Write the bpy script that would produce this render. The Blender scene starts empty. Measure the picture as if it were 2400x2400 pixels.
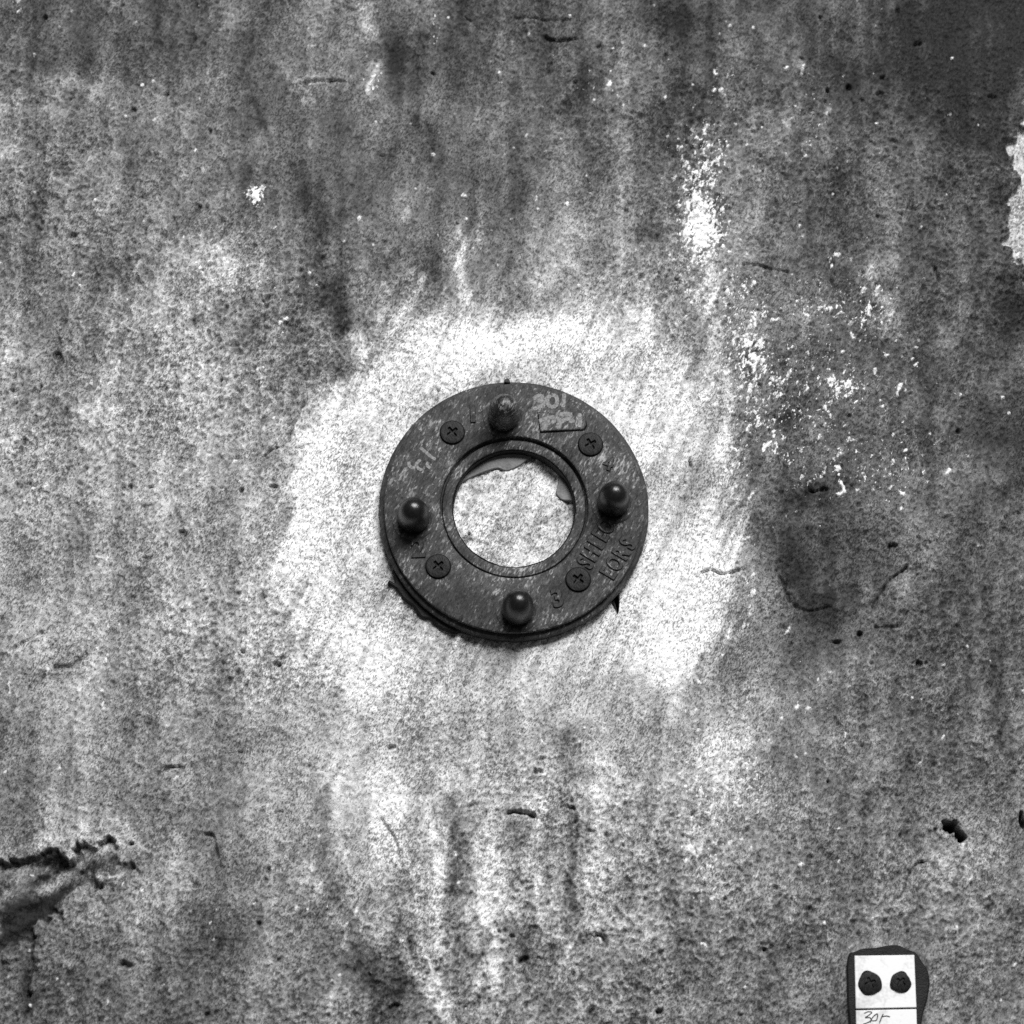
import bpy, bmesh, math
import numpy as np
from mathutils import Vector, Matrix

# ------------------------------------------------------------------ camera, light, exposure
S = 0.00016                      # metres per photograph pixel, at the middle of the wall
DIST, TILT, CAMX = 1.0, math.radians(17.0), -0.025
scene = bpy.context.scene
scene.render.engine = 'CYCLES'
scene.cycles.use_denoising = False          # fine grain of the picture stays
scene.cycles.max_bounces = 4
scene.view_settings.view_transform = 'Standard'
scene.view_settings.look = 'None'
scene.view_settings.exposure = 0.0
scene.view_settings.gamma = 1.0

cam_pos = Vector((CAMX, -DIST * math.cos(TILT), -DIST * math.sin(TILT)))
fwd = (-cam_pos).normalized()
cam_quat = fwd.to_track_quat('-Z', 'Y')
cam_data = bpy.data.cameras.new('camera')
cam_data.sensor_width = 36.0
cam_data.lens = 36.0 * cam_pos.length / (2400 * S)
cam_data.clip_start, cam_data.clip_end = 0.01, 50
cam_data.dof.use_dof = True
cam_data.dof.focus_distance = cam_pos.length - 0.006
cam_data.dof.aperture_fstop = 12.0
cam = bpy.data.objects.new('camera', cam_data)
cam.location = cam_pos
cam.rotation_mode = 'QUATERNION'
cam.rotation_quaternion = cam_quat
scene.collection.objects.link(cam)
scene.camera = cam

world = bpy.data.worlds.new('World')
scene.world = world
world.use_nodes = True
world.node_tree.nodes['Background'].inputs[0].default_value = (1, 1, 1, 1)
world.node_tree.nodes['Background'].inputs[1].default_value = 0.12

def area_lamp(name, loc, target, sx, sy, watts):
    d = bpy.data.lights.new(name, 'AREA')
    d.shape = 'RECTANGLE'; d.size = sx; d.size_y = sy; d.energy = watts
    o = bpy.data.objects.new(name, d)
    o.location = loc
    o.rotation_mode = 'QUATERNION'
    o.rotation_quaternion = (Vector(target) - Vector(loc)).to_track_quat('-Z', 'Y')
    scene.collection.objects.link(o)
    return o
area_lamp('overhead_lamp', (0.26, -1.22, 0.80), (-0.05, 0, -0.06), 0.95, 0.60, 42.0)

# ------------------------------------------------------------------ from photograph to wall
R3 = cam_quat.to_matrix()
FPX = cam_data.lens / 36.0 * 2400
def at(px, py, h=0.0):
    """point on the plane h metres in front of the wall (the wall is y = 0, facing -y)"""
    d = R3 @ Vector(((px - 1200) / FPX, -(py - 1200) / FPX, -1.0))
    t = (-h - cam_pos.y) / d.y
    return cam_pos + d * t
def chart(px, py):
    """wall coordinates in pixel-sized units: u to the right, v downwards"""
    p = at(px, py)
    return p.x / S, -p.z / S

# ------------------------------------------------------------------ materials
def new_mat(name):
    m = bpy.data.materials.new(name)
    m.use_nodes = True
    nt = m.node_tree
    return m, nt, nt.nodes['Principled BSDF']
def grey(v):
    return (v, v, v, 1)
def node(nt, kind, **kw):
    n = nt.nodes.new(kind)
    for k, v in kw.items():
        setattr(n, k, v)
    return n
def math_node(nt, op, a, b, clamp=False):
    n = node(nt, 'ShaderNodeMath', operation=op, use_clamp=clamp)
    for i, v in enumerate((a, b)):
        if v is None: continue
        if isinstance(v, (int, float)): n.inputs[i].default_value = v
        else: nt.links.new(v, n.inputs[i])
    return n.outputs[0]
def mixf(nt, fac, a, b):
    n = node(nt, 'ShaderNodeMix', data_type='FLOAT')
    for i, v in zip((0, 2, 3), (fac, a, b)):
        if isinstance(v, (int, float)): n.inputs[i].default_value = v
        else: nt.links.new(v, n.inputs[i])
    return n.outputs[0]
def ramp(nt, fac, lo, hi):
    n = node(nt, 'ShaderNodeMapRange', clamp=True)
    n.inputs[1].default_value = lo; n.inputs[2].default_value = hi
    nt.links.new(fac, n.inputs[0])
    return n.outputs[0]
def noise(nt, scale, detail=3.0, rough=0.55, angle=None, squash=(1, 1, 1), plane='XZ', seed=0.0):
    """3D noise on object coordinates, optionally drawn out along a direction in the surface"""
    tc = node(nt, 'ShaderNodeTexCoord')
    vec = tc.outputs['Object']
    if angle is not None:
        m1 = node(nt, 'ShaderNodeMapping', vector_type='POINT')
        if plane == 'XZ': m1.inputs['Rotation'].default_value = (0, math.radians(angle), 0)
        else: m1.inputs['Rotation'].default_value = (0, 0, -math.radians(angle))
        nt.links.new(vec, m1.inputs[0]); vec = m1.outputs[0]
        m2 = node(nt, 'ShaderNodeMapping', vector_type='POINT')
        m2.inputs['Scale'].default_value = squash
        m2.inputs['Location'].default_value = (seed, seed * 0.7, seed * 1.3)
        nt.links.new(vec, m2.inputs[0]); vec = m2.outputs[0]
    n = node(nt, 'ShaderNodeTexNoise')
    n.inputs['Scale'].default_value = scale
    n.inputs['Detail'].default_value = detail
    n.inputs['Roughness'].default_value = rough
    nt.links.new(vec, n.inputs['Vector'])
    return n.outputs['Fac']
def bump(nt, height, strength, dist, bsdf):
    b = node(nt, 'ShaderNodeBump')
    b.inputs['Strength'].default_value = strength
    b.inputs['Distance'].default_value = dist
    nt.links.new(height, b.inputs['Height'])
    nt.links.new(b.outputs[0], bsdf.inputs['Normal'])

def wall_material():
    m, nt, b = new_mat('limewashed_mortar')
    def attr(n):
        a = node(nt, 'ShaderNodeAttribute', attribute_name=n)
        return a.outputs['Fac']
    fine = noise(nt, 1300, 5.0, 0.72, 62, (0.45, 1, 1), seed=0.3)      # sand grain drawn along the brush
    grit = noise(nt, 2300, 2.0, 0.6, 60, (0.7, 1, 1), seed=1.1)
    soil_shade = attr('grime_shade')  # stains and painted shade together
    lime = attr('limewash')
    base = mixf(nt, lime, 0.250, 0.80)
    base = mixf(nt, soil_shade, base, 0.016)
    f = math_node(nt, 'MULTIPLY_ADD', ramp(nt, fine, 0.30, 0.70), 0.86)
    f.node.inputs[2].default_value = 0.55
    g = math_node(nt, 'MULTIPLY_ADD', ramp(nt, grit, 0.28, 0.72), 0.70)
    g.node.inputs[2].default_value = 0.65
    speck = math_node(nt, 'MULTIPLY', f, g)
    dots = noise(nt, 1700, 2.0, 0.6, 60, (0.5, 1, 1), seed=3.7)
    where = noise(nt, 42, 3.0, 0.6)
    dk = ramp(nt, math_node(nt, 'MULTIPLY_ADD', where, 0.35), 0.69, 0.78)
    nt.links.new(dots, dk.node.inputs[0].links[0].from_node.inputs[2])
    dk = mixf(nt, dk, 1.0, 0.36)
    # thick limewash hides most of the sand
    speck = mixf(nt, math_node(nt, 'MULTIPLY', lime, 0.58), speck, 1.0)
    base = math_node(nt, 'MULTIPLY', base, math_node(nt, 'MULTIPLY', speck, dk))
    chips = noise(nt, 1000, 3.0, 0.6, 60, (0.6, 1, 1), seed=6.3)
    fk = ramp(nt, math_node(nt, 'ADD', chips, attr('flaking')), 1.17, 1.24)
    base = mixf(nt, fk, base, 0.74)
    base = math_node(nt, 'MINIMUM', base, 0.84)
    c = node(nt, 'ShaderNodeCombineColor')
    for i in range(3): nt.links.new(base, c.inputs[i])
    nt.links.new(c.outputs[0], b.inputs['Base Color'])
    b.inputs['Roughness'].default_value = 0.93
    b.inputs['Specular IOR Level'].default_value = 0.18
    bump(nt, math_node(nt, 'ADD', fine, math_node(nt, 'MULTIPLY', grit, 0.5)), 0.85, 0.0006, b)
    return m

def iron_material(name, dark, light, wear, rough=0.5, angle=62, worn=0.34, bump_s=0.3, spec=0.2):
    """old dark paint on cast metal, rubbed through in short scratches"""
    m, nt, b = new_mat(name)
    streak = noise(nt, 1500, 4.0, 0.65, angle, (0.32, 1, 1), 'XY', 0.2)
    patch = noise(nt, 75, 5.0, 0.6, 20, (1, 1, 1), 'XY', 0.9)
    fleck = noise(nt, 1250, 3.0, 0.62, angle, (0.38, 1, 1), 'XY', 2.2)
    grain = noise(nt, 3500, 1.0, 0.5)
    base = mixf(nt, ramp(nt, streak, 0.35, 0.72), dark, light)
    base = math_node(nt, 'MULTIPLY', base, mixf(nt, ramp(nt, patch, 0.3, 0.7), 0.5, 1.6))
    w = math_node(nt, 'ADD', fleck, math_node(nt, 'MULTIPLY', patch, 0.6))
    base = mixf(nt, math_node(nt, 'MULTIPLY', ramp(nt, w, 1.02 - wear, 1.20 - wear), 0.85), base, worn)
    rub = noise(nt, 420, 4.0, 0.7, angle, (0.45, 1, 1), 'XY', 5.1)
    base = mixf(nt, math_node(nt, 'MULTIPLY', ramp(nt, math_node(nt, 'ADD', rub, math_node(nt, 'MULTIPLY', patch, 0.3)), 0.80 - wear * 0.5, 1.02 - wear * 0.5), 0.8), base, worn * 0.8)
    base = math_node(nt, 'MULTIPLY', base, mixf(nt, grain, 0.55, 1.45))
    c = node(nt, 'ShaderNodeCombineColor')
    for i in range(3): nt.links.new(base, c.inputs[i])
    nt.links.new(c.outputs[0], b.inputs['Base Color'])
    b.inputs['Roughness'].default_value = rough
    b.inputs['Specular IOR Level'].default_value = spec
    bump(nt, math_node(nt, 'ADD', streak, math_node(nt, 'MULTIPLY', patch, 1.5)), bump_s, 0.0005, b)
    return m

def plain_material(name, a, bb, scale, rough=0.7, spec=0.3, bump_s=0.25, lo=0.3, hi=0.7):
    m, nt, b = new_mat(name)
    n1 = noise(nt, scale, 4.0, 0.6)
    n2 = noise(nt, scale * 7, 2.0, 0.6)
    f = ramp(nt, math_node(nt, 'ADD', math_node(nt, 'MULTIPLY', n1, 0.7), math_node(nt, 'MULTIPLY', n2, 0.3)), lo, hi)
    base = mixf(nt, f, a, bb)
    c = node(nt, 'ShaderNodeCombineColor')
    for i in range(3): nt.links.new(base, c.inputs[i])
    nt.links.new(c.outputs[0], b.inputs['Base Color'])
    b.inputs['Roughness'].default_value = rough
    b.inputs['Specular IOR Level'].default_value = spec
    bump(nt, math_node(nt, 'ADD', n1, n2), bump_s, 0.0006, b)
    return m

M_WALL = wall_material()
M_PLATE = iron_material('worn_dark_paint', 0.012, 0.072, 0.15, 0.55, bump_s=0.6, worn=0.36, spec=0.16)
M_RING = iron_material('dark_edge_paint', 0.012, 0.05, 0.08, 0.55)
M_STUD = iron_material('glossy_black_paint', 0.003, 0.010, 0.05, 0.30, bump_s=0.22, worn=0.10, spec=0.5)
M_STUD_WORN = iron_material('rubbed_black_paint', 0.004, 0.03, 0.24, 0.40, bump_s=0.4, worn=0.26, spec=0.4)
M_SCREW = iron_material('dull_black_screw', 0.004, 0.022, 0.08, 0.5, worn=0.10, spec=0.15, bump_s=0.6)
M_CHALK = plain_material('grey_paint_marker', 0.08, 0.27, 1300, 0.8, 0.2, lo=0.36, hi=0.62)
M_EDGE_SHADE = plain_material('black_edge_shade', 0.004, 0.014, 900, 0.9, 0.1)  # dark colour for the painted shade around raised parts
M_RUBBER = plain_material('old_gasket', 0.07, 0.20, 160, 0.65, 0.3, 0.4)
M_TAR_SHADE = plain_material('sealant_and_bore_shade', 0.004, 0.014, 260, 0.6, 0.2, 0.5)  # real sealant, and the painted shade of the bore wall
M_TAG = plain_material('white_plastic', 0.46, 0.72, 120, 0.55, 0.3, 0.08, 0.34, 0.52)
M_INK = plain_material('black_ink', 0.015, 0.04, 900, 0.7, 0.2)

# ------------------------------------------------------------------ helpers
def link(o, parent=None):
    scene.collection.objects.link(o)
    if parent is not None: o.parent = parent
    return o
def mesh_obj(name, verts, faces, mat, parent=None, smooth=True, sharp=38):
    me = bpy.data.meshes.new(name)
    me.from_pydata([tuple(v) for v in verts], [], faces)
    me.validate()
    bm = bmesh.new(); bm.from_mesh(me)
    bmesh.ops.recalc_face_normals(bm, faces=bm.faces)
    bm.to_mesh(me); bm.free()
    if smooth:
        me.polygons.foreach_set('use_smooth', [True] * len(me.polygons))
        me.set_sharp_from_angle(angle=math.radians(sharp))
    me.materials.append(mat)
    return link(bpy.data.objects.new(name, me), parent)
def lathe(name, prof, n, mat, parent, loc=(0, 0, 0), closed=False, wobble=None, cap=False, scale=S):
    """profile of (radius, height) in pixels, turned about local z"""
    verts, faces = [], []
    for j in range(n):
        a = 2 * math.pi * j / n
        for i, (r, z) in enumerate(prof):
            rr, zz = r, z
            if wobble is not None: rr, zz = wobble(i, a, r, z)
            verts.append((rr * scale * math.cos(a), rr * scale * math.sin(a), zz * scale))
    k = len(prof)
    for j in range(n):
        j2 = (j + 1) % n
        for i in range(k - 1 + (1 if closed else 0)):
            i2 = (i + 1) % k
            faces.append((j * k + i, j2 * k + i, j2 * k + i2, j * k + i2))
    if cap: faces.append(tuple(j * k + k - 1 for j in range(n)))
    o = mesh_obj(name, verts, faces, mat, parent)
    o.location = loc
    return o
def vnoise(a, seed, octaves=5, base=3):
    r = np.random.default_rng(seed)
    return sum(math.sin(a * base * (1.7 ** k // 1 + k) + r.uniform(0, 6.28)) / (1 + 0.6 * k) for k in range(octaves))
def catmull(pts, n=8, closed=False):
    out = []
    m = len(pts)
    rng_ = range(m if closed else m - 1)
    for i in rng_:
        g = (lambda q: pts[q % m]) if closed else (lambda q: pts[min(max(q, 0), m - 1)])
        p0, p1, p2, p3 = [np.array(g(i + q), float) for q in (-1, 0, 1, 2)]
        for t in np.linspace(0, 1, n, endpoint=False):
            out.append(0.5 * ((2 * p1) + (-p0 + p2) * t + (2 * p0 - 5 * p1 + 4 * p2 - p3) * t * t + (-p0 + 3 * p1 - 3 * p2 + p3) * t ** 3))
    if not closed: out.append(np.array(pts[-1], float))
    return out
def ribbon_mesh(strokes, width, z0, z1, taper=0.75):
    """flat strokes of slightly uneven width with real thickness; points in local metres"""
    V, F = [], []
    for k_stroke, pts in enumerate(strokes):
        c = catmull(pts, 6)
        n = len(c)
        b0 = len(V)
        for i, p in enumerate(c):
            t = c[min(i + 1, n - 1)] - c[max(i - 1, 0)]
            t = t / (np.linalg.norm(t) + 1e-12)
            nn = np.array((-t[1], t[0]))
            e = min(i, n - 1 - i) / 2.0
            w = width * 0.5 * min(1.0, taper + (1 - taper) * e) * (1 + 0.12 * math.sin(i * 2.3 + len(pts)))
            lift = (0.06 * k_stroke + 0.006 * i) * S
            for sx, z in ((-1, z0), (-1, z1 + lift), (1, z1 + lift), (1, z0)):
                V.append((p[0] + nn[0] * w * sx, p[1] + nn[1] * w * sx, z))
        for i in range(n - 1):
            for k in range(4):
                a = b0 + i * 4 + k; b = b0 + i * 4 + (k + 1) % 4
                F.append((a, b, b + 4, a + 4))
        F.append(tuple(b0 + k for k in range(4)))
        F.append(tuple(b0 + (n - 1) * 4 + k for k in (3, 2, 1, 0)))
    return V, F
def slab(name, outline, z0, z1, mat, parent, bevel=0.0, zfun=None):
    """solid with the given outline (local metres), bevelled towards its front face"""
    pts = [np.array(p) for p in outline]
    n = len(pts)
    c = sum(pts) / n
    V, F = [], []
    rings = [(0.0, z0), (0.0, z1 - bevel), (bevel, z1)] if bevel else [(0.0, z0), (0.0, z1)]
    area = sum(pts[i][0] * pts[(i + 1) % n][1] - pts[(i + 1) % n][0] * pts[i][1] for i in range(n))
    sg = 1 if area > 0 else -1
    for ins, z in rings:
        for i, p in enumerate(pts):
            t = pts[(i + 1) % n] - pts[i - 1]
            t = t / (np.linalg.norm(t) + 1e-12)
            q = p + np.array((-t[1], t[0])) * ins * sg
            V.append((q[0], q[1], z + (zfun(q) if zfun and z != z0 else 0)))
    for r in range(len(rings) - 1):
        for i in range(n):
            j = (i + 1) % n
            F.append((r * n + i, r * n + j, (r + 1) * n + j, (r + 1) * n + i))
    F.append(tuple((len(rings) - 1) * n + i for i in range(n)))
    F.append(tuple(reversed(range(n))))
    return mesh_obj(name, V, F, mat, parent, sharp=30)
def text_part(name, body, loc, rot, size, extrude, offset, mat, parent):
    cu = bpy.data.curves.new(name, 'FONT')
    cu.body = body; cu.size = size; cu.extrude = extrude; cu.offset = offset
    cu.bevel_depth = extrude * 0.2; cu.bevel_resolution = 1; cu.resolution_u = 4
    cu.align_x = 'CENTER'; cu.align_y = 'CENTER'
    tmp = bpy.data.objects.new(name + '_curve', cu)
    scene.collection.objects.link(tmp)
    bpy.context.view_layer.update()
    me = bpy.data.meshes.new_from_object(tmp.evaluated_get(bpy.context.evaluated_depsgraph_get()))
    bpy.data.objects.remove(tmp)
    me.name = name
    me.materials.clear(); me.materials.append(mat)
    o = bpy.data.objects.new(name, me)
    o.location = loc; o.rotation_euler = (0, 0, rot)
    return link(o, parent)

# ------------------------------------------------------------------ the wall
def build_wall():
    P = 2.85                                            # vertex pitch in pixel units
    N = 1024                                            # noise tile
    half_u, up, down = 1345, 1360, 1300                 # finely meshed part
    def axis(lo, hi):
        core = np.arange(lo, hi, P)
        g = P * np.cumsum(1.16 ** np.arange(1, 31))
        return np.concatenate([core[0] - g[::-1], core, core[-1] + g])
    U1, V1 = axis(-half_u, half_u), axis(-up, down)
    U, V = np.meshgrid(U1, V1)                          # rows: v
    iu = np.round(U1 / P).astype(int) % N
    iv = np.round(V1 / P).astype(int) % N
    rng = np.random.default_rng(11)
    kx = np.fft.fftfreq(N)[None, :] * 2 * math.pi / P
    ky = np.fft.fftfreq(N)[:, None] * 2 * math.pi / P
    def field(L, W=None, ang=0.0, L0=None):
        """smooth noise, L long along ang (degrees above the horizontal), W wide; L0 removes the coarse part"""
        W = W or L
        a = math.radians(ang)
        kp = kx * math.cos(a) - ky * math.sin(a)
        kq = kx * math.sin(a) + ky * math.cos(a)
        f = np.exp(-0.5 * ((kp * L) ** 2 + (kq * W) ** 2))
        if L0: f = f - np.exp(-0.5 * ((kp * L0) ** 2 + (kq * L0 * W / L) ** 2))
        g = np.fft.ifft2(np.fft.fft2(rng.standard_normal((N, N))) * f).real
        g = g / g.std()
        return g[np.ix_(iv, iu)]
    def sm(x, a, b):
        t = np.clip((x - a) / (b - a), 0, 1)
        return t * t * (3 - 2 * t)
    def c(px, py): return chart(px, py)
    def d(dx, dy): return chart(dx * 1.2422, dy * 1.2422)   # points read off the 1932-pixel view

    def fractal(ang, squash, lo=70.0, hi=1.7, power=1.05):
        a = math.radians(ang)
        kp = (kx * math.cos(a) - ky * math.sin(a)) * squash
        kq = kx * math.sin(a) + ky * math.cos(a)
        k = np.hypot(kp, kq) + 1e-6
        f = k ** -power * (1 - np.exp(-0.5 * (k * lo) ** 2)) * np.exp(-0.5 * (k * hi) ** 2)
        g = np.fft.ifft2(np.fft.fft2(rng.standard_normal((N, N))) * f).real
        return (g / g.std())[np.ix_(iv, iu)]
    big, mid, med = field(170), field(60), field(24)
    sand, sand2 = fractal(58, 1.35, 24), fractal(62, 1.6, 12, 1.0, 0.4)
    cloud = fractal(78, 1.3, 190, 2.5, 1.35)
    runs = field(330, 26, 90) + 0.8 * field(150, 9, 90) + 0.5 * field(70, 5, 88)
    grain = field(3.6, 2.2, 60, 12)
    coarse = field(9.0, 4.6, 62, 30)
    pebble = field(6.5, 5.0, 58, 18)
    streak = field(110, 11, 90)
    brush = field(46, 4.0, 66)
    wu = 20 * field(50) + 9 * field(14)
    wv = 20 * field(50) + 9 * field(14)

    # ---- wall brightness, 12 x 12 readings: light and shade painted in with the stains
    G = np.array([
        [ 84, 86, 80,110, 86, 74, 82, 78, 72, 70, 62, 44],
        [120,112,104, 94, 98, 90, 98, 98, 96, 82, 78, 58],
        [120,120,118, 98, 80, 98,108,108,124, 96, 90, 78],
        [132,142,146,106,104,140,150,138,136,102, 98, 76],
        [150,162,158,140,172,190,200,184,128, 94, 94, 80],
        [158,158,158,158,190,200,200,190,124, 92, 90, 78],
        [152,156,152,176,200,200,200,190,124, 86, 96, 88],
        [150,148,154,178,200,200,196,190,132, 94,104, 94],
        [142,150,150,172,200,196,188,176,156,124,120,106],
        [142,144,148,164,186,186,176,166,152,132,122,116],
        [116,132,140,152,170,172,162,148,134,128,126,120],
        [118,126,120,124,130,152,138,130,124,120,118,110]], float)
    cu = np.array([c(100 + 200 * i, 1200)[0] for i in range(12)])
    cv = np.array([c(1200, 100 + 200 * i)[1] for i in range(12)])
    def weights(x, nodes):
        A = np.zeros((len(x), 12))
        t = np.clip(np.interp(x, nodes, np.arange(12)), 0, 11 - 1e-6)
        i = t.astype(int); f = t - i
        w = [(-f + 2 * f ** 2 - f ** 3) / 2, (2 - 5 * f ** 2 + 3 * f ** 3) / 2, (f + 4 * f ** 2 - 3 * f ** 3) / 2, (-f ** 2 + f ** 3) / 2]
        for k in range(4):
            np.add.at(A, (np.arange(len(x)), np.clip(i + k - 1, 0, 11)), w[k])
        return A
    uu = np.arange(-1500, 1500, 6.0)
    T = weights(uu, cv) @ G @ weights(uu, cu).T
    def sample(Ux, Vx):
        a = np.clip(np.round((Vx + 1500) / 6).astype(int), 0, len(uu) - 1)
        b = np.clip(np.round((Ux + 1500) / 6).astype(int), 0, len(uu) - 1)
        return T[a, b]
    tone = sample(U + 2.4 * wu, V + 2.4 * wv)

    # ---- pale brushed ring around the flange
    fc = c(1205, 1190)
    du, dv = U - fc[0], -(V - fc[1])
    rr = np.hypot(du, dv)
    ph = np.degrees(np.arctan2(dv, du)) % 360
    an = np.array([0, 30, 45, 60, 75, 90, 110, 135, 150, 165, 180, 195, 210, 225, 240, 255, 270, 285, 300, 315, 330, 345, 360])
    ro = np.array([515, 560, 560, 548, 520, 497, 500, 500, 492, 512, 540, 560, 585, 580, 540, 500, 470, 470, 490, 552, 575, 545, 515])
    am = np.array([.60, .45, .45, .60, .90, 1.0, .85, .65, .65, .90, 1.0, 1.0, .85, .55, .30, .18, .14, .14, .30, .95, 1.0, .75, .60])
    so = np.array([75, 80, 110, 150, 130, 120, 140, 100, 70, 55, 46, 46, 56, 100, 170, 200, 220, 220, 170, 60, 55, 65, 75])
    Ro = np.interp(ph, an, ro) + 0.6 * wu + 7 * brush
    Am = np.interp(ph, an, am); So = np.interp(ph, an, so)
    inside = 1 - sm(rr, Ro - So * 0.8, Ro + So * 0.6)
    rim = np.exp(-0.5 * ((rr - (Ro - 52)) / np.where(rr > Ro - 52, 40, 52)) ** 2)
    hold = inside * np.clip(0.35 + 0.75 * Am, 0, 0.95)
    tone = tone * (1 - hold) + hold * (188 + 62 * Am * rim + 12 * Am + 8 * mid + 6 * brush)
    # brushed rays above and drips below, streaks of grime
    def stroke(pts, w, amp, soft=0.6, br=0.6):
        nonlocal tone
        q = np.array([d(*p) for p in pts])
        lo, hi = q.min(0) - 4 * w, q.max(0) + 4 * w
        jj = np.where((U1 > lo[0]) & (U1 < hi[0]))[0]; ii = np.where((V1 > lo[1]) & (V1 < hi[1]))[0]
        if len(ii) == 0 or len(jj) == 0: return
        sl = np.s_[ii[0]:ii[-1] + 1, jj[0]:jj[-1] + 1]
        x, y = U[sl] + wu[sl] * 0.5, V[sl] + wv[sl] * 0.5
        best = np.full(x.shape, 1e9)
        for (ax, ay), (bx, by) in zip(q[:-1], q[1:]):
            L2 = (bx - ax) ** 2 + (by - ay) ** 2 + 1e-9
            t = np.clip(((x - ax) * (bx - ax) + (y - ay) * (by - ay)) / L2, 0, 1)
            best = np.minimum(best, np.hypot(x - ax - t * (bx - ax), y - ay - t * (by - ay)))
        k = np.exp(-0.5 * (best / (w * soft)) ** 2)
        tone[sl] = tone[sl] + amp * k * (1 + br * brush[sl] * 0.5)
    for pts, w, amp in [
        ([(868, 440), (880, 500), (885, 570)], 22, 60), ([(905, 400), (900, 470)], 16, 22), ([(1010, 520), (1000, 600)], 40, 38),
        ([(800, 520), (770, 570), (735, 620)], 26, 45), ([(830, 600), (790, 640)], 30, 40), ([(1120, 560), (1100, 640)], 45, 30),
        ([(1215, 530), (1210, 640)], 40, 36), ([(1350, 500), (1356, 600), (1362, 720), (1368, 860)], 18, 30),
        ([(575, 900), (560, 1000), (555, 1060)], 30, 40), ([(640, 740), (610, 830), (590, 900)], 26, 34),
        ([(1040, 610), (960, 640), (900, 680)], 46, 34), ([(1060, 600), (1130, 650)], 46, 34),
        ([(1345, 1120), (1310, 1210), (1265, 1275)], 40, 52), ([(1385, 900), (1390, 1010)], 22, 40), ([(1160, 740), (1220, 840)], 40, 26),
        ([(570, 1270), (640, 1290), (700, 1300)], 40, 30), ([(530, 1080), (545, 1180)], 26, 26),
        ([(675, 640), (672, 665)], 26, 70),
        # white drips below
        ([(740, 1560), (770, 1650), (800, 1760), (845, 1910)], 20, 46), ([(765, 1790), (800, 1850), (845, 1925)], 16, 49),
        ([(905, 1600), (915, 1760), (915, 1900)], 20, 43), ([(1010, 1640), (1030, 1780)], 20, 43), ([(590, 1650), (615, 1760)], 20, 34),
        ([(1110, 1640), (1115, 1790)], 16, 31), ([(700, 1480), (760, 1520)], 60, 29),
        ([(640, 1450), (650, 1600), (665, 1750)], 26, 30), ([(720, 1440), (728, 1600)], 30, 26), ([(810, 1500), (815, 1640), (835, 1790)], 16, 44),
        ([(935, 1480), (940, 1620), (950, 1700)], 16, 34), ([(1000, 1500), (1008, 1640)], 14, 34), ([(1050, 1700), (1050, 1830)], 12, 36),
        ([(560, 1480), (575, 1620)], 24, 26), ([(1130, 1480), (1140, 1640)], 18, 26), ([(880, 1680), (895, 1860)], 12, 40), ([(600, 1640), (640, 1800)], 12, 34),
        ([(1325, 230), (1330, 330), (1318, 470)], 34, 24), ([(1335, 480), (1345, 700)], 26, 24),
        # grime columns
        ([(868, 1500), (862, 1580), (858, 1660)], 30, -54), ([(1075, 1530), (1076, 1640), (1078, 1700)], 18, -67),
        ([(1080, 1380), (1078, 1450)], 36, -52), ([(975, 1560), (985, 1610)], 22, -33), ([(960, 1740), (985, 1830)], 26, -46),
        ([(690, 1830), (730, 1870), (745, 1920)], 60, -46), ([(330, 1750), (420, 1800)], 60, -24), ([(1245, 1600), (1240, 1700)], 28, -32),
        ([(330, 1790), (500, 1740)], 40, -18), ([(1170, 1560), (1180, 1700)], 20, -14),
        ([(500, 190), (505, 260), (508, 330)], 14, -32), ([(585, 380), (620, 430), (600, 480)], 40, -38), ([(620, 540), (640, 610)], 34, -48),
        ([(745, 60), (760, 150), (770, 240)], 30, -26), ([(780, 230), (830, 290)], 16, -22), ([(560, 150), (680, 160)], 22, 26),
        ([(690, 0), (700, 60)], 26, 60), ([(715, 130), (705, 180)], 18, 60), ([(545, 120), (560, 190)], 20, 22),
        ([(1800, 20), (1805, 120), (1800, 250)], 28, -22), ([(1830, 60), (1826, 230)], 16, -14), ([(1300, 0), (1330, 90)], 60, -16),
        ([(1230, 30), (1300, 40)], 50, -16), ([(1520, 930), (1540, 960)], 34, -32), ([(1480, 1050), (1510, 1130), (1560, 1150)], 44, -28),
        ([(1400, 780), (1480, 800)], 40, -26), ([(1640, 510), (1660, 600), (1648, 630)], 18, 40), ([(1340, 1390), (1300, 1440)], 36, 22),
        ([(1380, 1400), (1390, 1500)], 40, 36), ([(1310, 1560), (1330, 1640)], 30, 22), ([(60, 640), (90, 760)], 60, -12),
        ([(400, 470), (440, 520)], 40, 34), ([(820, 1010), (830, 1030)], 10, 0), ([(60, 1780), (65, 1880)], 10, -40),
        ([(180, 150), (60, 140)], 40, 22), ([(200, 560), (200, 700)], 60, 14), ([(1880, 1500), (1830, 1440)], 30, -22)]:
        stroke(pts, w, amp)
    tone = tone + 4.5 * mid + 4.0 * med + 3.0 * streak + 6.5 * runs * (1 - 0.5 * inside)
    amp = np.clip(tone / 130, 0.45, 1.15)
    # sand and pores, finer or bolder from place to place
    local = np.clip(1.0 + 0.22 * big, 0.65, 1.4)
    calm = 1 - 0.22 * inside
    tone = tone + amp * local * (1 - 0.62 * inside) * (7 * grain + 2 * coarse + 8 * sand + 9 * sand2) + (4 + 5 * inside) * brush + 9 * cloud * (1 - 0.4 * inside)
    pores = sm(0.5 * pebble + 0.8 * sand2 + 0.4 * mid, 1.9, 2.7)
    tone = tone - pores * 10

    # ---- bright flecks of old limewash, in clusters
    dens = np.full(U.shape, -0.95)
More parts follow.
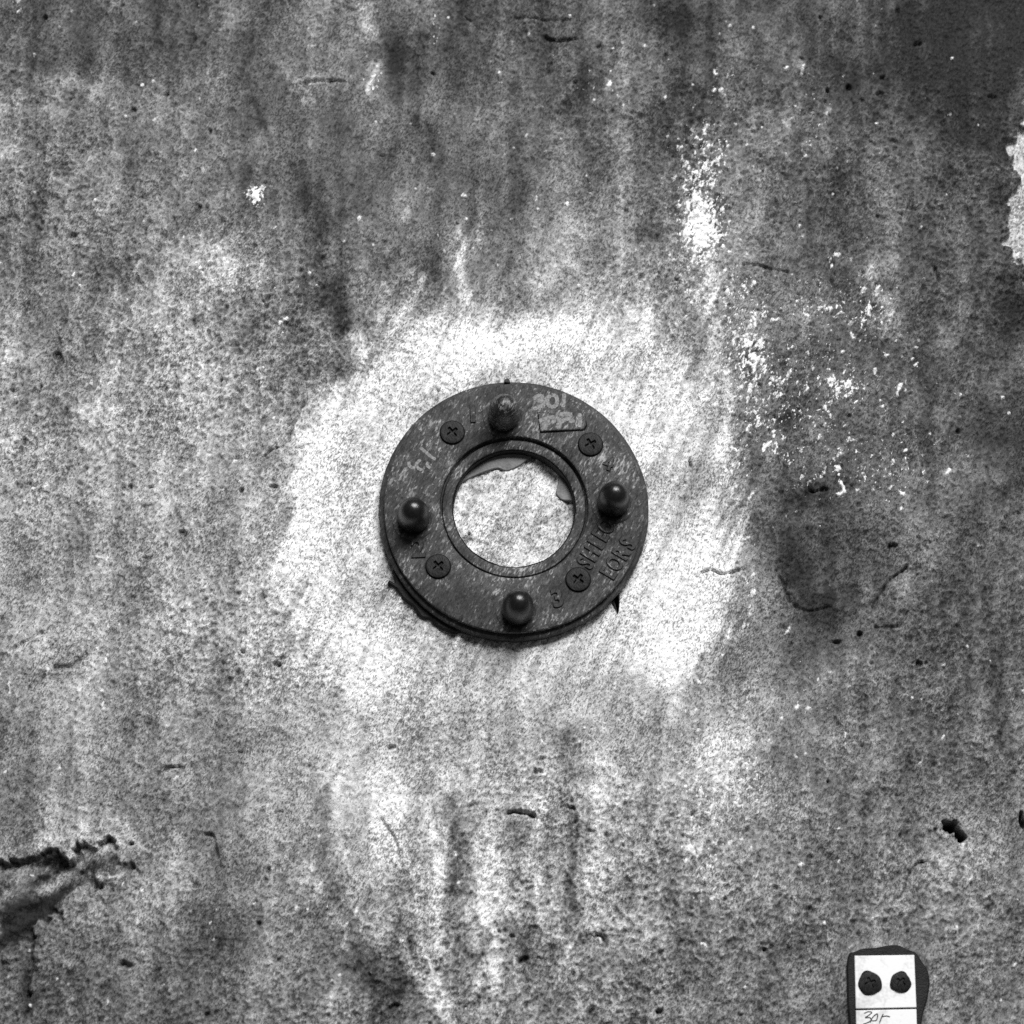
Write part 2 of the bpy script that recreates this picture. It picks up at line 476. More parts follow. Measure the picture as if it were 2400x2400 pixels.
    for x, y, sx, sy, a in [(1325, 340, 46, 110, 2.0), (1320, 440, 30, 40, 2.0), (485, 365, 16, 26, 2.4), (395, 500, 55, 30, 1.5), (1130, 170, 60, 30, 0.9),
                            (1390, 130, 50, 30, 1.0), (1530, 220, 70, 110, 0.9), (1545, 760, 170, 130, 0.85), (1600, 730, 30, 20, 1.2), (1450, 820, 110, 120, 0.7),
                            (1690, 890, 80, 50, 0.9), (1400, 650, 40, 80, 1.0), (1400, 1180, 30, 120, 1.3), (1390, 1460, 60, 60, 1.4), (1310, 1500, 60, 130, 0.9),
                            (1540, 1300, 40, 60, 1.0), (1500, 550, 120, 90, 0.7), (820, 50, 10, 30, 1.6), (705, 150, 16, 30, 1.6), (540, 1000, 60, 60, .5),
                            (530, 560, 60, 60, 0.8), (830, 1600, 120, 120, 0.4), (560, 1700, 60, 60, 0.9), (1650, 560, 60, 70, 0.9), (1740, 1300, 60, 50, 0.4),
                            (1320, 1650, 40, 70, 1.0), (240, 1150, 200, 120, 0.25), (460, 900, 60, 60, .8), (100, 260, 80, 60, 0.2), (1280, 560, 80, 60, 0.8)]:
        x0, y0 = d(x, y)
        dens += a * np.exp(-0.5 * (((U - x0) / (sx * 1.24)) ** 2 + ((V - y0) / (sy * 1.24)) ** 2))
    fl = field(5.5, 3.2, 55, 26) + 0.5 * field(16, 9, 65)
    fleck = sm(fl + dens * 0.95, 2.15, 2.6)
    flaking = np.clip(0.5 + 0.16 * dens + 0.05 * fl, 0, 1)
    dark = field(4.5, 4.0, 0, 16)
    speck = sm(dark + 0.2 * mid, 2.35, 2.8)              # dark sand grains
    tone = tone - 48 * speck * calm

    # ---- relief, in pixel units, towards the room
    lim = sm(rr, 330, 520)                               # even ground under the flange
    H = (5.0 * big + 2.6 * mid) * (0.15 + 0.85 * lim) + 1.1 * med * (0.3 + 0.7 * lim)
    H = H + calm * local * (1.1 * grain + 0.5 * coarse + 1.5 * sand + 1.1 * sand2) + 1.1 * brush * (0.5 + inside) + 1.5 * streak * lim
    H = H - 0.8 * pores + 2.6 * fleck - 1.5 * speck
    def window(x0, y0, rad):
        jj = np.where(np.abs(U1 - x0) < rad)[0]; ii = np.where(np.abs(V1 - y0) < rad)[0]
        if len(ii) == 0 or len(jj) == 0: return None
        return np.s_[ii[0]:ii[-1] + 1, jj[0]:jj[-1] + 1]
    jag, jag2 = field(7), field(3.5)
    def pit(px, py, a, b=None, rot=0.0, depth=None, soil_shade=0.0):
        b = b or a
        x0, y0 = c(px, py)
        sl = window(x0, y0, 3 * max(a, b))
        if sl is None: return
        x, y = U[sl] - x0 + 0.10 * wu[sl], V[sl] - y0 + 0.10 * wv[sl]
        t = math.radians(rot)
        p = x * math.cos(t) - y * math.sin(t); q = x * math.sin(t) + y * math.cos(t)
        e = np.hypot(p / (0.8 * a), q / (0.8 * b)) + 0.22 * jag[sl] + 0.10 * jag2[sl]
        H[sl] -= (depth or 1.6 * min(a, b)) * (1 - sm(e, 0.55, 1.15))
        H[sl] += 0.10 * min(a, b) * np.exp(-((e - 1.3) / 0.25) ** 2)
        if soil_shade: tone[sl] -= soil_shade * (1 - sm(e, 0.6, 1.2))  # shade in the pit also painted into the colour
    for p in [(165, 232, 8, 6, 40), (305, 258, 11, 9, 0), (390, 222, 9, 6, 30), (108, 37, 8), (170, 552, 11, 8, 0), (135, 830, 12, 9, 0), (467, 478, 12, 6, 50),
              (492, 305, 6, 10, 0), (105, 660, 6), (90, 958, 7), (95, 910, 6), (55, 905, 5), (262, 945, 7), (895, 360, 14, 5, 5), (1018, 170, 10, 7, 0),
              (1405, 108, 8, 6, 20), (1563, 140, 7, 14, 0), (1345, 190, 9, 6, 30), (1880, 138, 12, 8, 0), (2070, 180, 9), (2065, 215, 9), (1990, 200, 8),
              (1940, 214, 8), (2025, 230, 7), (2155, 102, 12, 8, 0), (2213, 290, 6, 13, 0), (2220, 88, 9, 6, 10), (2325, 228, 11, 7, 0), (1820, 230, 8, 12, 0),
              (1920, 40, 8), (1945, 45, 7), (2105, 20, 8, 12, 0), (2055, 510, 6), (1990, 455, 6), (2110, 505, 6), (350, 1142, 14, 7, 0), (305, 1140, 8), (640, 1140, 14, 6, 0),
              (705, 1050, 12, 6, 10), (2015, 1485, 7), (2155, 1560, 12, 9, 40), (632, 2043, 8, 16, 0), (625, 2063, 6), (608, 2165, 8), (287, 2263, 20, 9, 0),
              (660, 1900, 6), (70, 2335, 13, 11, 0), (480, 2380, 12, 7, 30), (1106, 1888, 9, 7, 0), (1040, 1935, 13, 5, 10), (1168, 2182, 7), (1200, 2195, 10, 6, 0),
              (1215, 2255, 14, 10, 20), (1435, 1975, 6), (1275, 1780, 10, 7, 0), (1263, 1808, 11, 8, 0), (915, 1748, 12, 6, 10), (1943, 1830, 8), (2283, 2192, 8, 5, 40),
              (1130, 1965, 8), (1540, 2370, 14, 10, 30), (1850, 2005, 5), (2000, 1943, 5), (1815, 2080, 8), (1700, 2230, 8, 12, 0), (1790, 2230, 9), (1780, 905, 8, 12, 0),
              (2250, 1005, 8, 11, 0), (2318, 1115, 6, 20, 0), (1960, 1500, 18, 8, 0), (2085, 1275, 14, 9, 0), (560, 1760, 6), (565, 1150, 9), (425, 1250, 9, 7, 0),
              (925, 2360, 16, 6, 10), (570, 1530, 12, 10, 0), (650, 1560, 12, 10, 0), (1010, 1000, 7), (1166, 895, 6), (1026, 915, 6)]:
        pit(*(list(p) + [None] * (5 - len(p)))[:4], (p[4] if len(p) > 4 else 0.0), soil_shade=14)
    pit(2228, 1938, 26, 20, 20, 60, 70); pit(2252, 1962, 18, 13, -30, 50, 60); pit(2398, 1922, 9, 22, 0, 40, 50); pit(2240, 1928, 10, 8, 0, 30)
    # scattered air holes
    for _ in range(150):
        px, py = rng.uniform(-60, 2460, 2)
        w = 2.4 + 3.6 * rng.random() ** 2
        pit(px, py, w, w * rng.uniform(0.6, 1.1), rng.uniform(0, 180), soil_shade=10)
    # cracks and flake edges: (points, width, depth, step on the lower/right side)
    def crack(pts, w, depth, step=0.0, fade=60):
        q = np.array([c(*p) for p in catmull(pts, 6)])
        sl = window(q[:, 0].mean(), q[:, 1].mean(), max(np.ptp(q[:, 0]), np.ptp(q[:, 1])) / 2 + fade + 20)
        if sl is None: return
        x, y = U[sl] + 0.16 * wu[sl], V[sl] + 0.16 * wv[sl]
        best = np.full(x.shape, 1e9); side = np.zeros(x.shape)
        for (ax, ay), (bx, by) in zip(q[:-1], q[1:]):
            L2 = (bx - ax) ** 2 + (by - ay) ** 2 + 1e-9
            t = ((x - ax) * (bx - ax) + (y - ay) * (by - ay)) / L2
            tt = np.clip(t, 0, 1)
            dd = np.hypot(x - ax - tt * (bx - ax), y - ay - tt * (by - ay))
            cr = ((bx - ax) * (y - ay) - (by - ay) * (x - ax)) / math.sqrt(L2)
            m = dd < best
            best[m] = dd[m]; side[m] = cr[m]
        ww = np.maximum(0.62 * w * np.clip(0.8 + 0.4 * jag[sl], 0.2, 1.3), 1.2)
        H[sl] -= 1.35 * depth * np.exp(-0.5 * (best / ww) ** 2)
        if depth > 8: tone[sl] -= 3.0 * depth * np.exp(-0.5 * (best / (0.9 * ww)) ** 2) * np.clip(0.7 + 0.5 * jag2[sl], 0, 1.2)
        H[sl] += step * sm(-side, -w, w) * np.exp(-(best / (0.45 * fade)) ** 2)
    crack([(722, 940), (708, 962), (697, 985), (690, 1002), (684, 1018), (664, 1045), (640, 1051), (624, 1060), (603, 1074)], 3.2, 13, 9)
    crack([(700, 192), (730, 188), (765, 187), (795, 190)], 3.5, 9, 5)
    crack([(1190, 1905), (1215, 1903), (1246, 1912)], 4, 14, 5)
    crack([(1330, 1892), (1344, 1900), (1350, 1935), (1352, 1960)], 4, 10, 4)
    crack([(900, 1915), (925, 1950), (937, 2020)], 4, 6, 5)
    crack([(1645, 1342), (1665, 1338), (1690, 1350), (1728, 1338)], 3.5, 10, 4)
    crack([(1622, 1080), (1628, 1100), (1625, 1130)], 3.5, 9, 4)
    crack([(1895, 1138), (1899, 1158), (1935, 1152)], 4, 14, 6)
    crack([(1820, 1330), (1835, 1365), (1850, 1408), (1885, 1430), (1940, 1425)], 5, 9, -6)
    crack([(2118, 1328), (2085, 1355), (2062, 1388), (2040, 1420)], 5, 9, -7)
    crack([(2142, 1412), (2118, 1445), (2096, 1470), (2045, 1468)], 4.5, 9, 6)
    crack([(2105, 2110), (2120, 2080), (2143, 2032), (2175, 2025)], 4.5, 9, 5)
    crack([(20, 1530), (60, 1505), (100, 1480)], 4, 7, 4); crack([(125, 1560), (165, 1552), (205, 1528)], 5, 11, -7)
    crack([(620, 700), (622, 800)], 6, 6, 3); crack([(2195, 625), (2200, 660)], 4, 12)
    crack([(1745, 618), (1790, 622), (1850, 635)], 4, 7, 3); crack([(1090, 35), (1105, 45)], 4, 9)
    crack([(1210, 42), (1290, 48), (1340, 46)], 4, 7, 3); crack([(1280, 84), (1310, 90), (1350, 88)], 4, 11, 3)
    crack([(1000, 85), (1020, 45), (1025, 30)], 4, -6); crack([(480, 1955), (497, 1962), (503, 2010)], 5, 8, 3)
    crack([(300, 2020), (322, 2060), (318, 2110)], 5, 7, -5); crack([(365, 1815), (390, 1795), (420, 1790)], 5, 8, 4)
    crack([(75, 2215), (76, 2270), (70, 2325)], 7, 9); crack([(115, 2360), (108, 2400)], 6, 8)
    crack([(160, 655), (200, 640), (225, 625)], 4, 5, 2); crack([(1395, 2195), (1410, 2200), (1415, 2215)], 5, 14, 7)
    crack([(970, 1105), (940, 1135)], 5, 3); crack([(255, 545), (180, 552)], 8, 4)
    crack([(1020, 2345), (1200, 2350)], 8, 3)
    # spalled hollow, lower left
    out = [c(*p) for p in [(-80, 2030), (0, 2008), (40, 1995), (95, 1988), (140, 2000), (175, 1995), (190, 1965), (225, 1950), (262, 1938), (275, 1950), (262, 1975),
                           (282, 2010), (262, 2040), (225, 2052), (250, 2078), (215, 2105), (165, 2120), (125, 2135), (110, 2170), (60, 2200), (-80, 2240)]]
    sl = window(c(90, 2085)[0], c(90, 2085)[1], 260)
    x, y = U[sl] + 0.7 * wu[sl], V[sl] + 0.7 * wv[sl]
    ins = np.zeros(x.shape, bool); best = np.full(x.shape, 1e9)
    for (ax, ay), (bx, by) in zip(out, out[1:] + out[:1]):
        cond = (ay > y) != (by > y)
        ins ^= cond & (x < (bx - ax) * (y - ay) / (by - ay + 1e-9) + ax)
        L2 = (bx - ax) ** 2 + (by - ay) ** 2
        t = np.clip(((x - ax) * (bx - ax) + (y - ay) * (by - ay)) / L2, 0, 1)
        best = np.minimum(best, np.hypot(x - ax - t * (bx - ax), y - ay - t * (by - ay)))
    sd = np.where(ins, best, -best) + 7 * jag[sl] + 4 * jag2[sl]
    m = sm(sd, -3, 7)
    slope = np.clip(1.0 - (y - y.min()) / np.ptp(y) * 0.9, 0.25, 1)
    rough = field(34, 16, 25)[sl] * 9 + field(14, 7, 30)[sl] * 5 + jag2[sl] * 1.5
    H[sl] = H[sl] * (1 - 0.5 * m) + m * (-30 * slope + rough) + 5 * np.exp(-0.5 * ((sd + 14) / 12) ** 2)
    tone[sl] += m * (-46 + 40 * field(30, 12, 28)[sl]) + 46 * np.exp(-0.5 * ((sd + 20) / 16) ** 2) * (y < c(0, 2020)[1]) * sm(field(30)[sl], -0.6, 0.8)
    # bare pale coat where the skin has come off, right edge
    edge = np.interp(V1, *zip(*[(c(2380, py)[1], c(px, py)[0]) for px, py in [(2420, 200), (2392, 240), (2385, 300), (2368, 390), (2372, 430), (2350, 480), (2370, 520), (2372, 560), (2356, 575), (2380, 600), (2402, 650), (2430, 720)]]))
    sd = U + 0.55 * wu + 9 * jag + 5 * jag2 - edge[:, None]
    win = sm(V, c(2380, 205)[1], c(2380, 235)[1]) * (1 - sm(V, c(2380, 640)[1], c(2380, 690)[1])) * (U > 0)
    m = sm(sd, -3, 6) * win
    tone = tone * (1 - m) + m * (168 + 11 * grain + 8 * sand + 6 * mid)
    H = H * (1 - 0.6 * m) - 9 * m + 5 * np.exp(-0.5 * ((sd + 8) / 9) ** 2) * win
    # light patches low on the right border and lifted lumps
    for px, py, r_, h_ in [(1877, 155, 13, 9), (1940, 262, 9, 7), (690, 1160, 8, 6), (2050, 760, 22, 6), (2062, 700, 18, 5), (265, 2050, 22, 8), (150, 2055, 18, 9)]:
        x0, y0 = c(px, py); sl = window(x0, y0, 3 * r_)
        if sl is None: continue
        g = np.exp(-0.5 * (((U[sl] - x0) / r_) ** 2 + ((V[sl] - y0) / r_) ** 2) ** 2)
        H[sl] += h_ * g; tone[sl] += 36 * g
    # the hole in the middle of the flange: rough pale plaster just behind
    hole = 1 - sm(rr, 140, 150)
    tone = tone + hole * (8 - 0.6 * (tone - sample(U, V)) + 7 * brush - 26 * sm(pebble + 0.7 * med, 1.3, 2.2) - 20 * sm(mid, 0.5, 1.6))
    H = H + hole * (1.6 * coarse + 2.0 * med)
    for px, py, r_, h_ in [(1099, 1254, 15, 9), (1107, 1225, 13, 7), (1165, 1205, 10, 5)]:
        x0, y0 = c(px, py); sl = window(x0, y0, 3 * r_)
        H[sl] += h_ * np.exp(-0.5 * (((U[sl] - x0) / r_) ** 2 + ((V[sl] - y0) / r_) ** 2) ** 2)
    pit(1099, 1254, 5, 5, 0, 12, 60); pit(1180, 1197, 4, 4, 0, 10, 40); pit(1165, 1205, 6, 3, 20, 6)
    H = np.where((rr > 150) & (rr < 325), np.minimum(H, 1.0), H)
    tu, tv = c(2080, 2330)
    under = (1 - sm(np.abs(U - tu), 95, 125)) * (1 - sm(np.abs(V - tv), 110, 150) * (V < tv)) * (V > tv - 160)
    H = H * (1 - under) + under * np.minimum(H, 0) * 0.3

    # ---- limewash / mortar / grime shares from the brightness, painted light and shade included
    s = np.clip(tone, 18, 246) / 255
    lin = np.where(s < 0.04045, s / 12.92, ((s + 0.055) / 1.055) ** 2.4)
    lime = np.clip((lin - 0.25) / 0.55, 0, 1)
    soil_shade = np.clip((0.25 - lin) / 0.234, 0, 0.97)
    lime = np.maximum(lime, fleck * 0.9)
    soil_shade = soil_shade * (1 - fleck)

    co = np.stack([U * S, -H * S, -V * S], -1)
    co[0, :, 1] = co[-1, :, 1] = 0.06; co[:, 0, 1] = co[:, -1, 1] = 0.06
    nv, nu = U.shape
    me = bpy.data.meshes.new('wall')
    me.vertices.add(nv * nu)
    me.vertices.foreach_set('co', co.reshape(-1).astype(np.float32))
    q = (np.arange(nv - 1)[:, None] * nu + np.arange(nu - 1)[None, :]).reshape(-1)
    quads = np.stack([q, q + nu, q + nu + 1, q + 1], -1)          # facing -y
    nf = len(quads)
    me.loops.add(nf * 4)
    me.loops.foreach_set('vertex_index', quads.reshape(-1).astype(np.int32))
    me.polygons.add(nf)
    me.polygons.foreach_set('loop_start', (np.arange(nf) * 4).astype(np.int32))
    me.polygons.foreach_set('use_smooth', np.ones(nf, bool))
    me.update(calc_edges=True)
    for name, arr in (('limewash', lime), ('grime_shade', soil_shade), ('flaking', flaking)):
        a = me.attributes.new(name, 'FLOAT', 'POINT')
        a.data.foreach_set('value', arr.reshape(-1).astype(np.float32))
    me.materials.append(M_WALL)
    o = link(bpy.data.objects.new('wall', me))
    o['kind'] = 'structure'
    o['label'] = 'rough grey mortar wall with a pale brushed ring and dark stains'
    return o
build_wall()

# ------------------------------------------------------------------ the flange
HF = 48                                             # thickness in pixels
FC = at(1205, 1187, HF * S)                         # middle of the front face
def empty(name, loc, label, cat, group=None):
    o = bpy.data.objects.new(name, None)
    o.empty_display_size = 0.02
    o.location = loc
    o.rotation_euler = (math.pi / 2, 0, 0)          # local x right, y up, z out of the wall
    o['label'] = label; o['category'] = cat
    if group: o['group'] = group
    return link(o)
flange = empty('metal_flange', (FC.x, 0, FC.z), 'dark round metal flange with four domed studs and four cross-head screws on the wall', 'flange')
def loc_f(px, py, h):
    p = at(px, py, h * S)
    return np.array((p.x - FC.x, p.z - FC.z))

rng = np.random.default_rng(5)
def edge_wobble(amp, seed, first, last):
    def f(i, a, r, z):
        if first <= i <= last:
            return r + amp * (0.35 * vnoise(a, seed) + 0.25 * math.sin(a * 47 + seed) * math.sin(a * 13)), z
        return r, z
    return f
lathe('back_ring', [(170, 1), (314, 1), (315, 24), (314, 29), (311, 31), (296, 31), (170, 31)], 220, M_RING, flange, closed=True,
      wobble=edge_wobble(1.0, 3, 1, 4))
lathe('plate', [(144, 2), (144, 32), (145, 34.5), (148, 36), (161, 36), (165.5, 35.2), (167, 33), (167.6, 8), (171, 8), (171.3, 20), (172, HF - 5), (173.5, HF - 1.5), (177, HF),
                (215, HF), (250, HF), (287, HF), (298, HF), (301.5, HF - 1.2), (303, HF - 4), (303, 38), (302, 36.5), (297, 36), (296, 33), (294, 32), (172, 32)], 260, M_PLATE, flange, closed=True,
      wobble=edge_wobble(0.9, 8, 16, 20))

def stud(px, py, tall, mat):
    p = loc_f(px, py, HF)
    R = 36.5
    prof = [(R + 0.4, -6)]
    for k in range(17):
        t = math.sin(k / 16 * math.pi / 2)
        prof.append((max(R * (1 - t ** 4.2) ** 0.5, 0.4), tall * t))
    o = lathe('stud', prof, 56, mat, flange, (p[0], p[1], HF * S), cap=True)
    w = lathe('washer', [(51, -2), (50.5, 1.0), (48, 2.2), (44, 2.8), (41, 2.0), (39, 0.4), (34, 0.2)], 56, M_PLATE, o)
    return o
stud(1181, 977, 102, M_STUD_WORN)
stud(1436, 1180, 102, M_STUD)
stud(969, 1217, 98, M_STUD)
stud(1213, 1432, 102, M_STUD)

def screw_mesh(R, Hh, arm, wid, dep, rings=22, segs=80):
    V, F = [], []
    rad = [0.001] + list(np.linspace(R / rings, R * 0.97, rings)) + [R, R]
    for i, r in enumerate(rad):
        for j in range(segs):
            a = 2 * math.pi * j / segs
            x, y = r * math.cos(a), r * math.sin(a)
            z = Hh * (0.62 + 0.38 * math.sqrt(max(0, 1 - (r / R) ** 2)))
            if i == len(rad) - 1: z = -2.0
            elif i == len(rad) - 2: z = Hh * 0.5
            def st(v, lim): return max(0.0, min(1.0, (lim - abs(v)) / 1.6 + 0.5))
            cut = max(st(y, wid / 2) * st(x, arm), st(x, wid / 2) * st(y, arm))
            cut = max(cut, max(0.0, min(1.0, (7.5 - abs(x) - abs(y)) / 2.0)))
            z -= dep * cut * (1 - 0.45 * r / R)
            V.append((x * S, y * S, z * S))
    for i in range(len(rad) - 1):
        for j in range(segs):
            j2 = (j + 1) % segs
            F.append((i * segs + j, i * segs + j2, (i + 1) * segs + j2, (i + 1) * segs + j))
    return V, F
def screw(name, parent, p, z, rot, R, mat):
    V, F = screw_mesh(R, 8.0, R * 0.47, R * 0.22, 7.5)
    o = mesh_obj(name, V, F, mat, parent)
    o.location = (p[0], p[1], z)
    o.rotation_euler = (0, 0, rot)
    lathe('edge_shade', [(R - 2, 0.2), (R + 1.6, 0.6), (R + 2.4, 0.1)], 40, M_EDGE_SHADE, o)  # dark ring painting the shade around the screw head
    return o
for (px, py), rot in zip([(1060, 1013), (1384, 1041), (1027, 1327), (1355, 1358)], (38, 30, 40, 52)):
    screw('screw', flange, loc_f(px, py, HF + 4), HF * S, math.radians(rot), 28, M_SCREW)

def on_face(name, body, px, py, rot, size, extr=1.6, off=0.0):
    p = loc_f(px, py, HF)
    o = text_part(name, body, (p[0], p[1], HF * S), math.radians(rot), size * S, extr * S, off * S, M_PLATE, flange)
    e = text_part('edge_shade', body, (0, 0, 0.05 * S), 0, size * S, 0.35 * S, (off + 1.7) * S, M_EDGE_SHADE, o)  # dark skirt painting the shade along the raised edges
    return o
on_face('numeral', '1', 1108, 973, 3, 52, 3.6, 2.2)
on_face('numeral', '2', 980, 1287, 3, 62, 3.4, 1.4)
on_face('numeral', '3', 1307, 1404, 12, 58, 3.4, 1.4)
on_face('numeral', '4', 1426, 1088, -20, 46, 2.6, 0.8)
# two lines of cast lettering reading up the right-hand side
for body, x0, y0, x1, y1, size in [('SHIEO', 1373, 1321, 1421, 1235, 56), ('EORS', 1427, 1345, 1472, 1276, 54)]:
    for i, ch in enumerate(body):
        t = i / (len(body) - 1)
        o = on_face('raised_letter', ch, x0 + (x1 - x0) * t, y0 + (y1 - y0) * t, 58, size, 3.4, 0.8)
        o.scale = (0.66, 1, 1)
# raised pad carrying a painted number
pad = [loc_f(x, y, HF + 5) for x, y in [(1261, 968), (1267, 1011), (1368, 1006), (1374, 996), (1371, 962), (1330, 958)]]
slab('edge_shade', [loc_f(x, y, HF) for x, y in [(1259, 966), (1262, 984), (1265, 1015), (1300, 1014), (1371, 1009), (1377, 998), (1374, 985), (1340, 975)]], (HF - 0.5) * S, (HF + 0.35) * S, M_EDGE_SHADE, flange)  # dark outline standing in for shade at the pad's sides
slab('number_pad', pad, (HF - 1) * S, (HF + 6) * S, M_PLATE, flange, 1.6 * S)
def strokes_px(ox, oy, k, lists, h):
    return [[loc_f(ox + x / k, oy + y / k, h) for x, y in L] for L in lists]
def ribbon(name, strokes, width, h, parent, mat, thick=0.5):
    V, F = ribbon_mesh(strokes, width * S, h * S, (h + thick) * S)
    return mesh_obj(name, V, F, mat, parent, smooth=False)
Kz = 1932 / 220
ribbon('painted_digits', strokes_px(1200, 890, Kz, [
    [(440, 400), (540, 330), (620, 350), (600, 420), (520, 440)], [(540, 440), (640, 450), (640, 520), (540, 560), (440, 610)],
    [(800, 320), (730, 390), (740, 500), (810, 560), (900, 530), (930, 440), (900, 340), (810, 315)],
    [(1075, 280), (1065, 420), (1050, 570)]], HF), 9.5, HF - 0.1, flange, M_CHALK)
ribbon('painted_digits', strokes_px(1200, 890, Kz, [
    [(560, 850), (700, 800), (880, 760)], [(760, 810), (700, 930), (660, 1030)],
    [(960, 730), (1080, 700), (1200, 720), (1160, 790), (1040, 850), (960, 920), (960, 1010)], [(980, 780), (960, 880)],
    [(1170, 850), (1290, 855)], [(1390, 690), (1400, 850), (1390, 980)]], HF + 6), 10, HF + 5.9, flange, M_CHALK)
ribbon('paint_dots', strokes_px(1200, 890, Kz, [[(1245, 430), (1260, 455)], [(1320, 465), (1335, 490)], [(1395, 490), (1410, 515)]], HF), 4.5, HF - 0.1, flange, M_CHALK)
Kc = 1932 / 160
ribbon('paint_scribble', strokes_px(940, 1000, Kc, [
    [(540, 590), (700, 720), (860, 860), (980, 930)], [(220, 990), (230, 1090), (310, 1160), (400, 1150)],
    [(560, 940), (470, 1000), (430, 1090), (500, 1190), (610, 1230)], [(770, 1000), (740, 1090), (830, 1180)]], HF), 7.5, HF - 0.1, flange, M_CHALK, 0.4)

# gasket left in the bore and around the back
Kf = 1932 / 700
def from_crop(L, h): return [loc_f(860 + x / Kf, 860 + y / Kf, h) for x, y in L]
def ridged(q): return 1.2 * S * math.sin(q[0] / S * 0.09) + 0.8 * S * math.sin(q[1] / S * 0.17 + 1)
top_scrap = catmull(from_crop([(585, 760), (600, 690), (700, 590), (820, 530), (960, 505), (1090, 530), (1200, 600), (1160, 605), (1095, 572), (1050, 590), (985, 640), (905, 670),
                               (845, 655), (760, 678), (690, 705), (630, 738)], 8), 5, True)
slab('gasket_scrap', top_scrap, -2 * S, 9 * S, M_RUBBER, flange, 1.5 * S, ridged)
right_scrap = catmull(from_crop([(1240, 690), (1290, 690), (1350, 780), (1365, 880), (1320, 865), (1262, 858), (1226, 825), (1226, 790), (1240, 745)], 9), 5, True)
slab('gasket_scrap', right_scrap, -2 * S, 10 * S, M_RUBBER, flange, 1.5 * S, ridged)
lathe('bore_sleeve', [(143.9, -1), (143.9, 29), (142.6, 30), (141.6, 29), (141.2, -1)], 160, M_TAR_SHADE, flange, closed=True,  # sleeve coloured black to paint in the bore's shade
      wobble=lambda i, a, r, z: (r - (0.8 * abs(vnoise(a, 21))), z + (0.9 * vnoise(a, 4, 4, 2) if 1 <= i <= 3 else 0)))
def squeezed(name, outline, mat, zt):
    """a lump of sealant pressed out from under the rim: domed cross-section"""
    o = slab(name, outline, -3 * S, zt * S, mat, flange, min(4, zt * 0.5) * S, lambda q: 1.4 * S * math.sin(q[0] / S * 0.13) * math.sin(q[1] / S * 0.21 + 1))
    return o
lump = catmull(from_crop([(135, 1398), (150, 1385), (178, 1398), (172, 1345), (180, 1320), (300, 1400), (420, 1540), (560, 1650), (660, 1710), (610, 1722), (540, 1716), (470, 1690),
                          (415, 1640), (352, 1622), (300, 1552), (235, 1502), (190, 1440), (160, 1415)], 6), 5, True)
squeezed('sealant_lump', lump, M_TAR_SHADE, 13)
drip = catmull(from_crop([(1560, 1490), (1600, 1440), (1650, 1420), (1636, 1470), (1634, 1540), (1626, 1590), (1620, 1580), (1622, 1530), (1614, 1485)], 3), 4, True)
squeezed('sealant_drip', drip, M_TAR_SHADE, 5)
nub = catmull(from_crop([(890, 100), (893, 82), (908, 74), (922, 84), (924, 104)], HF - 4), 4, True)
slab('paint_nub', nub, (HF - 16) * S, (HF - 2) * S, M_RING, flange, 2 * S)

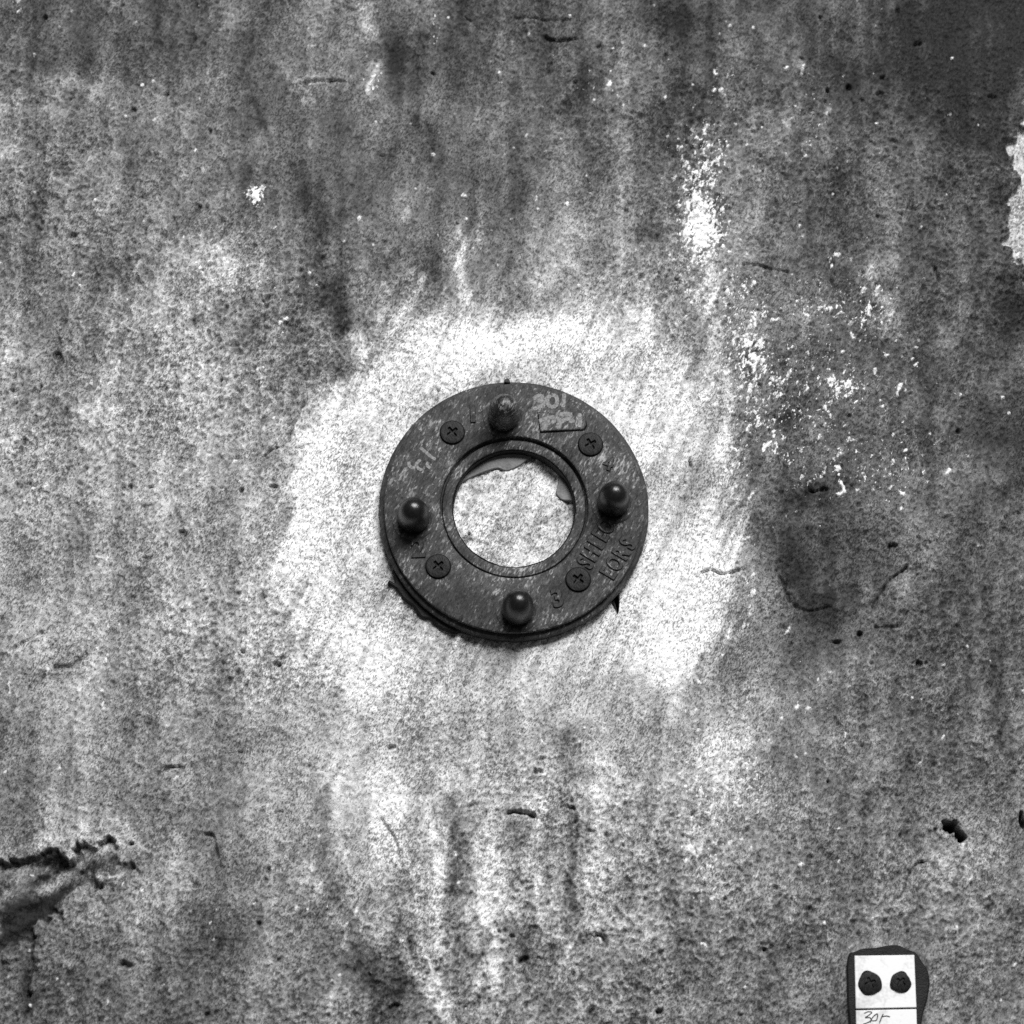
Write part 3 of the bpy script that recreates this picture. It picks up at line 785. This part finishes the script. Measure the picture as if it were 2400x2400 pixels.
# ------------------------------------------------------------------ the tag
TP = at(2075, 2330)
tag = empty('wall_tag', (TP.x, 0, TP.z), 'small white plastic tag with two screws stuck on black sealant at lower right', 'tag')
def loc_t(px, py, h):
    p = at(px, py, h * S)
    return np.array((p.x - TP.x, p.z - TP.z))
HT = 16
def quad(L, h): return [loc_t(x, y, h) for x, y in L]
pad_o = catmull([loc_t(x, y, 4) for x, y in [(1990, 2236), (2000, 2232), (2022, 2224), (2050, 2222), (2085, 2216), (2108, 2217), (2125, 2226), (2146, 2234), (2158, 2252), (2172, 2272),
                 (2178, 2300), (2174, 2335), (2164, 2372), (2158, 2410), (2160, 2480), (2150, 2552), (2090, 2560), (2010, 2556), (1992, 2500), (1990, 2400), (1986, 2350), (1985, 2300), (1984, 2265)]], 5, True)
slab('adhesive_pad', pad_o, -8 * S, 11 * S, M_TAR_SHADE, tag, 3 * S, lambda q: 1.5 * S * math.sin(q[1] / S * 0.12) * math.sin(q[0] / S * 0.2))
def rounded(L, h, r=0.06):
    pts = [np.array(p) for p in quad(L, h)]
    out = []
    for i, p in enumerate(pts):
        a, b = pts[i - 1], pts[(i + 1) % len(pts)]
        for t in (r, r * 0.3): out.append(p + (a - p) * t * min(1, np.linalg.norm(b - p) / np.linalg.norm(a - p)))
        for t in (r * 0.3, r): out.append(p + (b - p) * t * min(1, np.linalg.norm(a - p) / np.linalg.norm(b - p)))
    return out
slab('upper_plate', rounded([(2003, 2240), (2143, 2238), (2148, 2361), (2006, 2364)], HT, 0.025), 6 * S, HT * S, M_TAG, tag, 1.2 * S)
slab('lower_plate', rounded([(2006, 2368), (2148, 2365), (2153, 2540), (2010, 2543)], HT, 0.025), 6 * S, HT * S, M_TAG, tag, 1.2 * S)
for px, py, R, rot in [(2039, 2304, 25, 20), (2111, 2302, 22, 50)]:
    o = screw('tag_screw', tag, loc_t(px, py, HT + 3), (HT - 1) * S, math.radians(rot), R, M_SCREW)
    ring = [np.array((math.cos(t), math.sin(t))) * (R + 1.5 + 1.6 * math.sin(3 * t + px) + 1.0 * math.sin(5 * t)) * S for t in np.linspace(0, 2 * math.pi, 40, endpoint=False)]
    w = slab('screw_sealant', ring, -1 * S, 4 * S, M_TAR_SHADE, o, 1.5 * S)
Kt = 1092 / 200
def tag_strokes(lists): return [[loc_t(1980 + x / Kt, 2200 + y / Kt, HT) for x, y in L] for L in lists]
V, F = ribbon_mesh(tag_strokes([
    [(245, 958), (300, 935), (345, 945), (300, 985), (262, 1012), (320, 1010), (335, 1045), (290, 1075), (235, 1092)],
    [(325, 1075), (355, 1010), (410, 962), (420, 990), (402, 1045), (345, 1050)],
    [(440, 1085), (470, 1010), (492, 962)], [(480, 1000), (525, 990), (580, 1000)]]), 2.3 * S, HT * S, (HT + 0.4) * S)
mesh_obj('handwriting', V, F, M_INK, tag, smooth=False)
